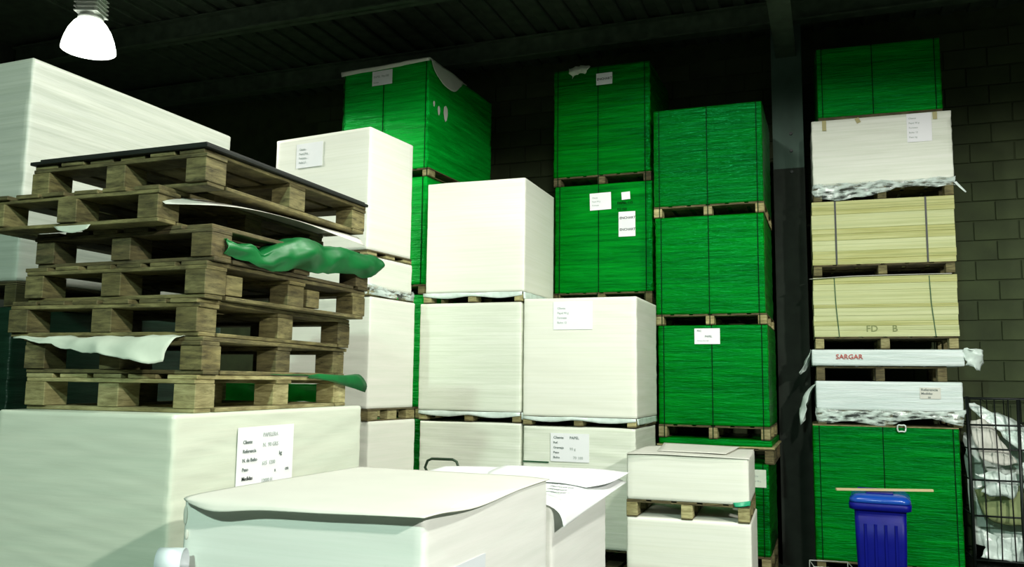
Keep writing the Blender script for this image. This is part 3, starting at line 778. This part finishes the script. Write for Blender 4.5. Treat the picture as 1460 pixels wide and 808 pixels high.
pallet('pallet under the topmost load of the leftmost green stack', -1.0, 8.70, GY, 1.0, 1.3, 3.695, .083, 'wood_pale', seed=63, straps=(-.48, -.01, .475))
t = load('green_wrapped_load', 'tall topmost green load of the leftmost green stack with a white sheet on top', 'pallet load', -.999, 8.773, GY, 1.013, 1.44, 3.779, 4.86, M['green_bright'], 63, .010)
strap_on(t, (-.48, -.01, .475), 'strap', .008)
label_on(t, -.03, .965, .235, .15, lines=((-.10, .005, .03, 'PAPEL 70x100', 'grey_ink'), (-.10, -.05, .018, 'Formato', 'grey_ink')))
sheet('cover_paper', [[(-.515, -.735, 1.035), (-.25, -.74, 1.04), (0, -.735, 1.045), (.25, -.735, 1.05), (.515, -.735, 1.06)],
                      [(-.51, -.722, 1.09), (-.25, -.722, 1.09), (0, -.722, 1.092), (.25, -.722, 1.094), (.515, -.722, 1.096)],
                      [(-.51, -.4, 1.088), (-.25, -.4, 1.088), (0, -.4, 1.09), (.25, -.4, 1.09), (.512, -.4, 1.09)],
                      [(-.51, .1, 1.088), (-.25, .1, 1.088), (0, .1, 1.088), (.25, .1, 1.088), (.5, .1, 1.088)]], 'paper', t, thick=.002, crumple=.004)
sheet('cover_flap', [[(.516, -.70, 1.09), (.516, -.55, 1.09), (.516, -.35, 1.09), (.514, -.02, 1.085)],
                     [(.524, -.68, 1.02), (.525, -.52, .99), (.525, -.30, .99), (.518, -.06, 1.03)],
                     [(.526, -.60, .95), (.528, -.45, .90), (.528, -.25, .90), (.52, -.10, 1.0)]], 'paper', t, thick=.002, crumple=.006)
for (y, z, s) in ((-.52, .62, .035), (-.62, .66, .022), (-.38, .63, .06)):
    bm = bmesh.new()
    vs_ = [bm.verts.new((0, s * math.cos(a) * .7 * (1 + .3 * math.sin(3 * a)), s * math.sin(a) * 1.4)) for a in [k * math.pi / 4 for k in range(8)]]
    f = bm.faces.new(vs_); bm.normal_update(); bmesh.ops.solidify(bm, geom=[f], thickness=.002)
    o = obj('torn_patch', bm, 'paper', t); o.location = (.512, y, z)

# ================================================================== TALL WHITE LOAD FAR LEFT
TY = .38; tc = fr(-2.345, 3.95, TY, .9, 1.43)
pallet('pallet on the floor under the tall white stack at the left edge', *tc, TY, .9, 1.42, 0, .144, 'wood', seed=70)
load('green_wrapped_load', 'load behind the empty pallets at the left edge, its shade painted in blackish green', 'pallet load', *tc, TY, .9, 1.43, .145, 2.07, M['shade_black'], 70, .006)  # shade behind the pallet pile is put into this near-black film
pallet('pallet between the shade-coloured and the large white load at the left edge', *tc, TY, .9, 1.42, 2.071, .12, 'wood', seed=71)
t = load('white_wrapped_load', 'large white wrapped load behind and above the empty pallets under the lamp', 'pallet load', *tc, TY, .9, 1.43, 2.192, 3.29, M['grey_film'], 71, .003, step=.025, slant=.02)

# ================================================================== NEAR LEFT LOAD
NY = .33; ncx, ncy = fr(-1.225, 3.106, NY, .865, 1.40)
pallet('pallet on the floor under the big near white load at lower left', ncx, ncy, NY, .8, 1.4, 0, .144, 'wood', seed=80)
t = load('white_wrapped_load', 'big film wrapped white load under the pile of empty pallets, with a large printed label', 'pallet load', ncx, ncy, NY, .865, 1.40, .145, 1.612, M['near_film'], 80, .0032, step=.02, slant=-.22)
label_on(t, -.13, 1.28, .40, .245, face='right', lines=(
    (-.165, .055, .021, 'Cliente', 'ink'), (-.165, .018, .021, 'Referencia', 'ink'), (-.165, -.019, .021, 'N. de Bulto', 'ink'),
    (-.165, -.056, .021, 'Peso', 'ink'), (-.165, -.093, .022, 'Medidas', 'black_ink'),
    (-.03, .078, .024, 'PAPELERA', 'grey_ink'), (-.03, .036, .024, 'N.  90 GRS', 'grey_ink'), (.09, -.005, .024, 'kg', 'ink'),
    (-.03, -.04, .023, '615  1200', 'grey_ink'), (.06, -.075, .022, 'x', 'ink'), (.14, -.075, .022, 'cm', 'ink'), (-.03, -.112, .022, '12000 H', 'grey_ink')))

# ================================================================== PILE OF EMPTY PALLETS
PH = .1475
PP = [  # FRx, FRy, yaw, w, label, wood
    (-1.205, 3.24, .300, .82, 'bottom pallet of the near pile of empty pallets, standing on the white load', 'wood_pale'),
    (-1.185, 3.24, .270, .84, 'second empty pallet from below in the near pile, under a torn hanging sheet', 'wood'),
    (-1.205, 3.23, .310, .94, 'third empty pallet from below in the near pile with a whitish corner block', 'wood'),
    (-1.185, 3.23, .360, .94, 'fourth empty pallet from below in the near pile, with doubled corner blocks', 'wood'),
    (-1.165, 3.24, .350, .93, 'third empty pallet from the top of the near pile, under the loose green film', 'wood_dark'),
    (-1.380, 3.22, .330, .90, 'second empty pallet from the top of the near pile, shifted to the left', 'wood'),
    (-1.200, 3.22, .365, .93, 'topmost empty pallet of the near pile with a black board on it', 'wood')]
Z0 = 1.6125
for k, (px, py, yw, w, lb, wd) in enumerate(PP):
    c = fr(px, py, yw, w, 1.2)
    t = pallet(lb, c[0], c[1], yw, w, 1.2, Z0 + k * PH, PH - .0015, wd, jit=.02, seed=100 + k, cross=True, group='empty pallets in the near pile')
    if k == 3:      # repaired pallet: extra blocks beside the right hand ones
        for y in (-.42, .14):
            o = obj('block', box(-.045, .045, -.05, .05, 0, PH - .066, .003), 'wood', t); o.location = (w / 2 - .05, y, .022)
ztop = Z0 + 7 * PH
def local(o, k):
    px, py, yw, w = PP[k][:4]; c = fr(px, py, yw, w, 1.2)
    o.location = (c[0], c[1], Z0 + k * PH); o.rotation_euler = (0, 0, -yw); return o
# local frame of pallet k: x in [-w/2, w/2], y in [-.6, .6]
o = obj('black_board', box(-.47, .478, -.615, .605, 0, .014, .002), 'black_board')
local(o, 6); o.location.z = ztop - .0012; tag(o, 'black board lying on top of the pile of empty pallets', 'board')
obj('under_board', box(-.43, .46, -.60, .60, -.0005 + .0145, .026, .002), 'black_board', o)
o = obj('second_sheet', box(0, .001, 0, .001, 0, .001), 'black_board'); bpy.data.objects.remove(o)
# paper between the two upper pallets, overhanging to the right
hp = PH
o = sheet('paper_sheet', [[(-.30, -.60, .0), (-.1, -.61, .0), (.10, -.60, .0), (.20, -.62, -.018), (.31, -.64, -.075)],
                          [(-.30, -.35, .0), (-.1, -.35, .0), (.10, -.35, .0), (.28, -.35, -.004), (.46, -.40, -.05)],
                          [(-.30, .0, .0), (-.1, .0, .0), (.10, .0, .0), (.34, .0, -.002), (.475, .0, -.035)],
                          [(-.30, .35, .0), (-.1, .35, .0), (.10, .35, .0), (.38, .35, -.002), (.478, .35, -.05)],
                          [(-.30, .58, .0), (-.1, .58, .0), (.10, .58, .0), (.40, .58, -.002), (.478, .58, -.06)]], 'paper', thick=.0012)
local(o, 6); o.location.z -= .0006; tag(o, 'white paper sheet sticking out below the topmost empty pallet', 'paper')
o = sheet('paper_scrap', [[(-.05, -.62, -.002), (.05, -.62, -.002), (.14, -.62, -.002)], [(-.02, -.625, -.02), (.06, -.63, -.035), (.13, -.625, -.02)]], 'dull_paper', thick=.001)
local(o, 5); o.location.z -= .0; tag(o, 'small grey paper scrap hanging under the second pallet from the top', 'paper')
# torn sheet hanging in front between second and third pallet
o = sheet('torn_sheet', [[(-.40, -.50, .0), (-.28, -.50, .0), (-.12, -.50, .0), (.02, -.50, .0), (.14, -.5, .0), (.26, -.50, .0), (.41, -.50, .0)],
                         [(-.40, -.615, .0), (-.28, -.62, -.003), (-.12, -.62, -.004), (.02, -.63, -.004), (.14, -.63, -.004), (.26, -.63, -.004), (.41, -.62, -.004)],
                         [(-.40, -.625, -.005), (-.28, -.64, -.015), (-.12, -.65, -.026), (.02, -.67, -.026), (.14, -.68, -.036), (.26, -.68, -.03), (.40, -.65, -.02)],
                         [(-.40, -.627, -.008), (-.28, -.645, -.022), (-.12, -.66, -.045), (.02, -.68, -.068), (.14, -.70, -.075), (.28, -.70, -.105), (.37, -.67, -.098)]], 'dull_paper', thick=.0015, sub=5, crumple=.010, freq=11, seed=4)
local(o, 2); o.location.z -= .001; tag(o, 'torn pale sheet hanging over the front of the second pallet from below', 'paper')
# loose green film bulging out of the right side
rows = []
for t_ in (-.25, 0, .15, .3, .45, .6, .75, .9, 1.0):
    row = []
    for c_, y in enumerate((-.54, -.46, -.38, -.30, -.22, -.14, -.05, .05, .15, .26, .38, .50, .60, .68)):
        top = (-.055, -.075, -.055, -.085, -.04, -.01, .025, .03, .02, .03, .035, .03, .04, .03)[c_]
        hgt = (.06, .05, .085, .06, .11, .13, .14, .15, .13, .13, .12, .12, .12, .07)[c_]
        out = (.01, .02, .025, .02, .05, .07, .09, .06, .03, .055, .04, .06, .05, .05)[c_]
        tt = max(t_, 0)
        x = .470 + out * math.sin(math.pi * min(1, tt * .85 + .08)) + .014 * math.sin(y * 26 + tt * 5) * tt
        if t_ < 0: x = .40 if c_ < 12 else .47
        row.append((x, y + .03 * tt * math.sin(y * 17), top - hgt * tt))
    rows.append(row)
o = sheet('loose_green_film', rows, 'green_sheet', thick=.0012, sub=4, crumple=.007, freq=14, seed=7)
local(o, 4); o.location.z += PH + .004; tag(o, 'loose green film bulging out of the right side of the pile of empty pallets', 'film')
o = sheet('green_film_strip', [[(.40, -.3, .003), (.41, .1, .003), (.41, .6, .003)], [(.44, .15, .006), (.45, .35, .006), (.47, .66, .008)], [(.43, .2, -.006), (.46, .4, -.02), (.50, .70, -.04)], [(.42, .3, -.004), (.45, .5, -.03), (.49, .70, -.085)]], 'green_sheet', thick=.0012, crumple=.012, freq=9, seed=2)
local(o, 1); tag(o, 'green film strip with a tail hanging from the right of the bottom pallet', 'film')
o = sheet('green_film_wad', [[(-.36, .62, .0), (-.2, .63, .0), (0, .62, .0), (.2, .63, .0), (.38, .62, .0)], [(-.36, .64, .05), (-.2, .65, .04), (0, .63, .05), (.2, .66, .04), (.38, .63, .05)],
                             [(-.36, .62, .10), (-.2, .63, .10), (0, .61, .09), (.2, .63, .10), (.38, .62, .10)]], simple('bright_green_film', (.01, .65, .08), .35, var=.3), thick=.0012, crumple=.012, freq=9, seed=5)
local(o, 0); o.location.z += .012; tag(o, 'bright green film seen through the slots of the bottom empty pallet', 'film')

# ================================================================== FOREGROUND LOADS
FY = .39; fcx, fcy = -.450, 3.087
pallet('pallet on the floor under the nearest white load', fcx, fcy, FY, .86, 1.02, 0, .144, 'wood', seed=90)
t = load('white_wrapped_load', 'nearest white load in the foreground, covered with a loose cream sheet', 'pallet load', fcx, fcy, FY, .877, 1.028, .145, 1.365, M['pale_film'], 90, .0016, step=.022, slant=.1)
sheet('cover_sheet', [
    [(-.40, -.545, 1.212), (-.27, -.57, 1.195), (-.1, -.56, 1.208), (.12, -.56, 1.214), (.34, -.56, 1.222), (.462, -.56, 1.226)],
    [(-.42, -.50, 1.226), (-.27, -.50, 1.228), (-.1, -.50, 1.228), (.12, -.50, 1.228), (.34, -.50, 1.23), (.47, -.46, 1.226)],
    [(-.43, -.15, 1.228), (-.27, -.15, 1.232), (-.1, -.15, 1.232), (.12, -.15, 1.230), (.34, -.15, 1.230), (.455, -.18, 1.206)],
    [(-.43, .2, 1.228), (-.27, .2, 1.23), (-.1, .2, 1.23), (.12, .2, 1.23), (.34, .2, 1.228), (.447, .2, 1.218)],
    [(-.43, .51, 1.228), (-.27, .51, 1.228), (-.1, .51, 1.228), (.12, .51, 1.228), (.34, .51, 1.228), (.447, .51, 1.222)]], 'paper', t, thick=.0025, sub=5)
label_on(t, -.22, 1.0, .26, .09, face='right', mat_='roll')
for z, x in ((1.13, -.425), (1.07, -.418)):
    bm = bmesh.new(); bmesh.ops.create_uvsphere(bm, u_segments=10, v_segments=8, radius=.02)
    for v in bm.verts: v.co = Vector((v.co.x * .4, v.co.y * .2, v.co.z * (1.5 if z > 1.1 else .8)))
    o = obj('film_blister', bm, 'paper', t, True); o.location = (x, -.516, z + .035)
# curled paper strip on its lower left corner
bm = bmesh.new(); n = 20
pts = [(.038 * math.cos(R(-30 + 235 * k / n)), .045 * math.sin(R(-30 + 235 * k / n))) for k in range(n + 1)]
VV = [[bm.verts.new((x, y, z)) for (x, z) in pts] for y in (-.04, .04)]
for i in range(n): bm.faces.new((VV[0][i], VV[0][i + 1], VV[1][i + 1], VV[1][i]))
bm.normal_update(); bmesh.ops.solidify(bm, geom=bm.faces[:], thickness=.0015)
o = obj('curled_label', bm, 'roll', t, True); o.location = (-.405, -.585, 1.03); o.rotation_euler = (0, 0, R(-68))

t2c = fr(.175, 3.5, FY, .90, .80)
pallet('pallet on the floor under the white load just behind the nearest one', *t2c, FY, .9, .8, 0, .144, 'wood', seed=91)
t = load('white_wrapped_load', 'white load just behind the nearest one, under a curling printed sheet', 'pallet load', *t2c, FY, .90, .80, .145, 1.255, M['pale_film'], 91, .003, step=.03)
s = sheet('printed_sheet', [
    [(-.44, -.39, 1.120), (-.2, -.39, 1.125), (.1, -.40, 1.125), (.36, -.41, 1.120), (.47, -.40, 1.085), (.50, -.40, 1.02)],
    [(-.44, -.1, 1.130), (-.2, -.1, 1.135), (.1, -.1, 1.135), (.36, -.1, 1.132), (.475, -.12, 1.105), (.515, -.13, 1.055)],
    [(-.44, .15, 1.140), (-.2, .15, 1.145), (.1, .15, 1.145), (.36, .15, 1.140), (.475, .15, 1.12), (.53, .12, 1.085)],
    [(-.44, .39, 1.150), (-.2, .39, 1.160), (.1, .40, 1.160), (.36, .42, 1.152), (.475, .42, 1.14), (.55, .40, 1.120)]], 'print_paper', t, thick=.0015, sub=5)
s2 = sheet('curled_corner', [
    [(.0, -.02, 1.144), (.2, .0, 1.146), (.34, .02, 1.145), (.46, .03, 1.13)],
    [(-.1, .2, 1.155), (.20, .2, 1.158), (.38, .2, 1.155), (.53, .18, 1.140)],
    [(-.1, .42, 1.170), (.20, .43, 1.172), (.38, .45, 1.172), (.56, .42, 1.165), (.64, .42, 1.20)][:4]], 'print_paper', t, thick=.0015, sub=5)
for y, z in ((-.05, 'N. 7'), (-.12, 'Formato'), (-.19, 'Pliegos'), (-.26, 'Cliente')):
    text_obj(z, .034, 'ink', s, (.31 - y * .2, y, 1.131 + (y + .39) * .035 + .003), rot=(0, 0, R(-8)))

# ================================================================== PALLET TRUCK
t = thing('pallet_truck', 'hand pallet truck whose dark loop handle rises behind the nearest white load', 'pallet truck', (-.40, 5.05, 0), .25)
bm = bmesh.new()
tube(bm, [(-.03, 0, 1.17), (-.085, 0, 1.20), (-.105, 0, 1.235), (-.09, 0, 1.275), (-.065, 0, 1.287), (.065, 0, 1.287), (.09, 0, 1.275), (.105, 0, 1.235), (.085, 0, 1.20), (.03, 0, 1.17)], .008, 10)
obj('handle', bm, 'handle', t, True)
bm = bmesh.new(); tube(bm, [(0, 0, 1.19), (0, .05, .4)], .02, 10); obj('drawbar', bm, 'jack_paint', t, True)
bm = bmesh.new(); tube(bm, [(0, .07, .18), (0, .07, .45)], .05, 14); obj('pump', bm, 'jack_paint', t, True)
obj('frame', box(-.26, .26, .13, .22, .08, .36, .01), 'jack_paint', t)
for sx in (-1, 1):
    obj('fork', box(sx * .19 - .07, sx * .19 + .07, .22, 1.1, .05, .10, .008), 'jack_paint', t)
    bm = bmesh.new(); tube(bm, [(sx * .05 - .02, .07, .09), (sx * .05 + .02, .07, .09)], .09, 16); obj('wheel', bm, 'rubber', t)

# ================================================================== SMALL WHITE LOADS
SY = .33
pallet('pallet on the floor under the two small white loads', 1.305, 6.088, SY, .82, .75, 0, .144, 'wood_pale', seed=95)
t = load('white_wrapped_load', 'lower of the two small white loads in front of the green stack', 'pallet load', 1.305, 6.088, SY, .821, .75, .145, .845, M['white'], 95, .0015)
pallet('three-block pallet between the two small white loads', 1.301, 6.086, SY, .81, .75, .846, .114, 'wood_pale', seed=96)
t = load('white_wrapped_load', 'upper of the two small white loads, with loose cover sheets on top', 'pallet load', 1.301, 6.086, SY, .809, .75, .961, 1.262, M['white'], 96, .0015)
sheet('cover_sheet', [[(-.40, -.39, .302), (-.2, -.385, .306), (0, -.39, .304), (.2, -.385, .300), (.41, -.38, .296)],
                      [(-.40, -.36, .306), (-.2, -.35, .312), (0, -.35, .312), (.2, -.35, .308), (.41, -.34, .304)],
                      [(-.40, 0, .306), (-.2, 0, .312), (0, 0, .312), (.2, 0, .308), (.41, 0, .304)],
                      [(-.39, .36, .306), (-.2, .36, .318), (0, .36, .32), (.2, .36, .312), (.40, .36, .31)]], 'paper', t, thick=.002, sub=4)
sheet('cover_sheet', [[(-.22, -.2, .318), (0, -.24, .320), (.25, -.25, .318)], [(-.24, .1, .322), (0, .1, .326), (.28, .08, .322)], [(-.26, .37, .335), (0, .38, .33), (.3, .37, .325)]], 'paper', t, thick=.002)
sheet('green_film_corner', [[(.30, -.379, .015), (.36, -.382, .02), (.41, -.375, .03)], [(.31, -.385, -.012), (.36, -.39, -.01), (.41, -.38, .0)]], simple('turquoise_film', (.01, .35, .17), .3), t, thick=.001, crumple=.004)

# ================================================================== FLOOR CLUTTER
t = thing('wire_crate', 'small dark crate with pale wire rim on the floor left of the right stack', 'crate', (2.62, 7.05, 0), .2)
obj('tray', box(-.14, .14, -.12, .12, .0, .16, .01), 'black_metal', t)
bm = bmesh.new(); tube(bm, [(-.15, -.13, .30), (.15, -.13, .30), (.15, .13, .30), (-.15, .13, .30), (-.15, -.13, .30)], .004, 6); obj('rim_wire', bm, 'alu', t)
for x in (-.15, .15):
    for y in (-.13, .13):
        bm = bmesh.new(); tube(bm, [(x, y, 0), (x, y, .30)], .004, 6); obj('upright_wire', bm, 'alu', t)
sheet('film_scrap', [[(-.1, -.05, .17), (0, -.08, .2), (.1, -.05, .18)], [(-.1, .05, .2), (0, .05, .24), (.1, .06, .19)]], 'clear_film', t, crumple=.02, freq=15)
o = sheet('cyan_film_scrap', [[(-.12, -.1, .012), (0, -.1, .04), (.12, -.1, .012)], [(-.12, 0, .05), (0, 0, .09), (.12, 0, .04)], [(-.12, .1, .012), (0, .1, .05), (.12, .1, .012)]], 'cyan_film', thick=.0015, crumple=.012, freq=12)
o.location = (.86, 6.64, .0); tag(o, 'crumpled cyan film on the floor beside the small white loads', 'film')

for o in bpy.data.objects:
    for k in ('_w', '_d', '_h'):
        if k in o.keys(): del o[k]
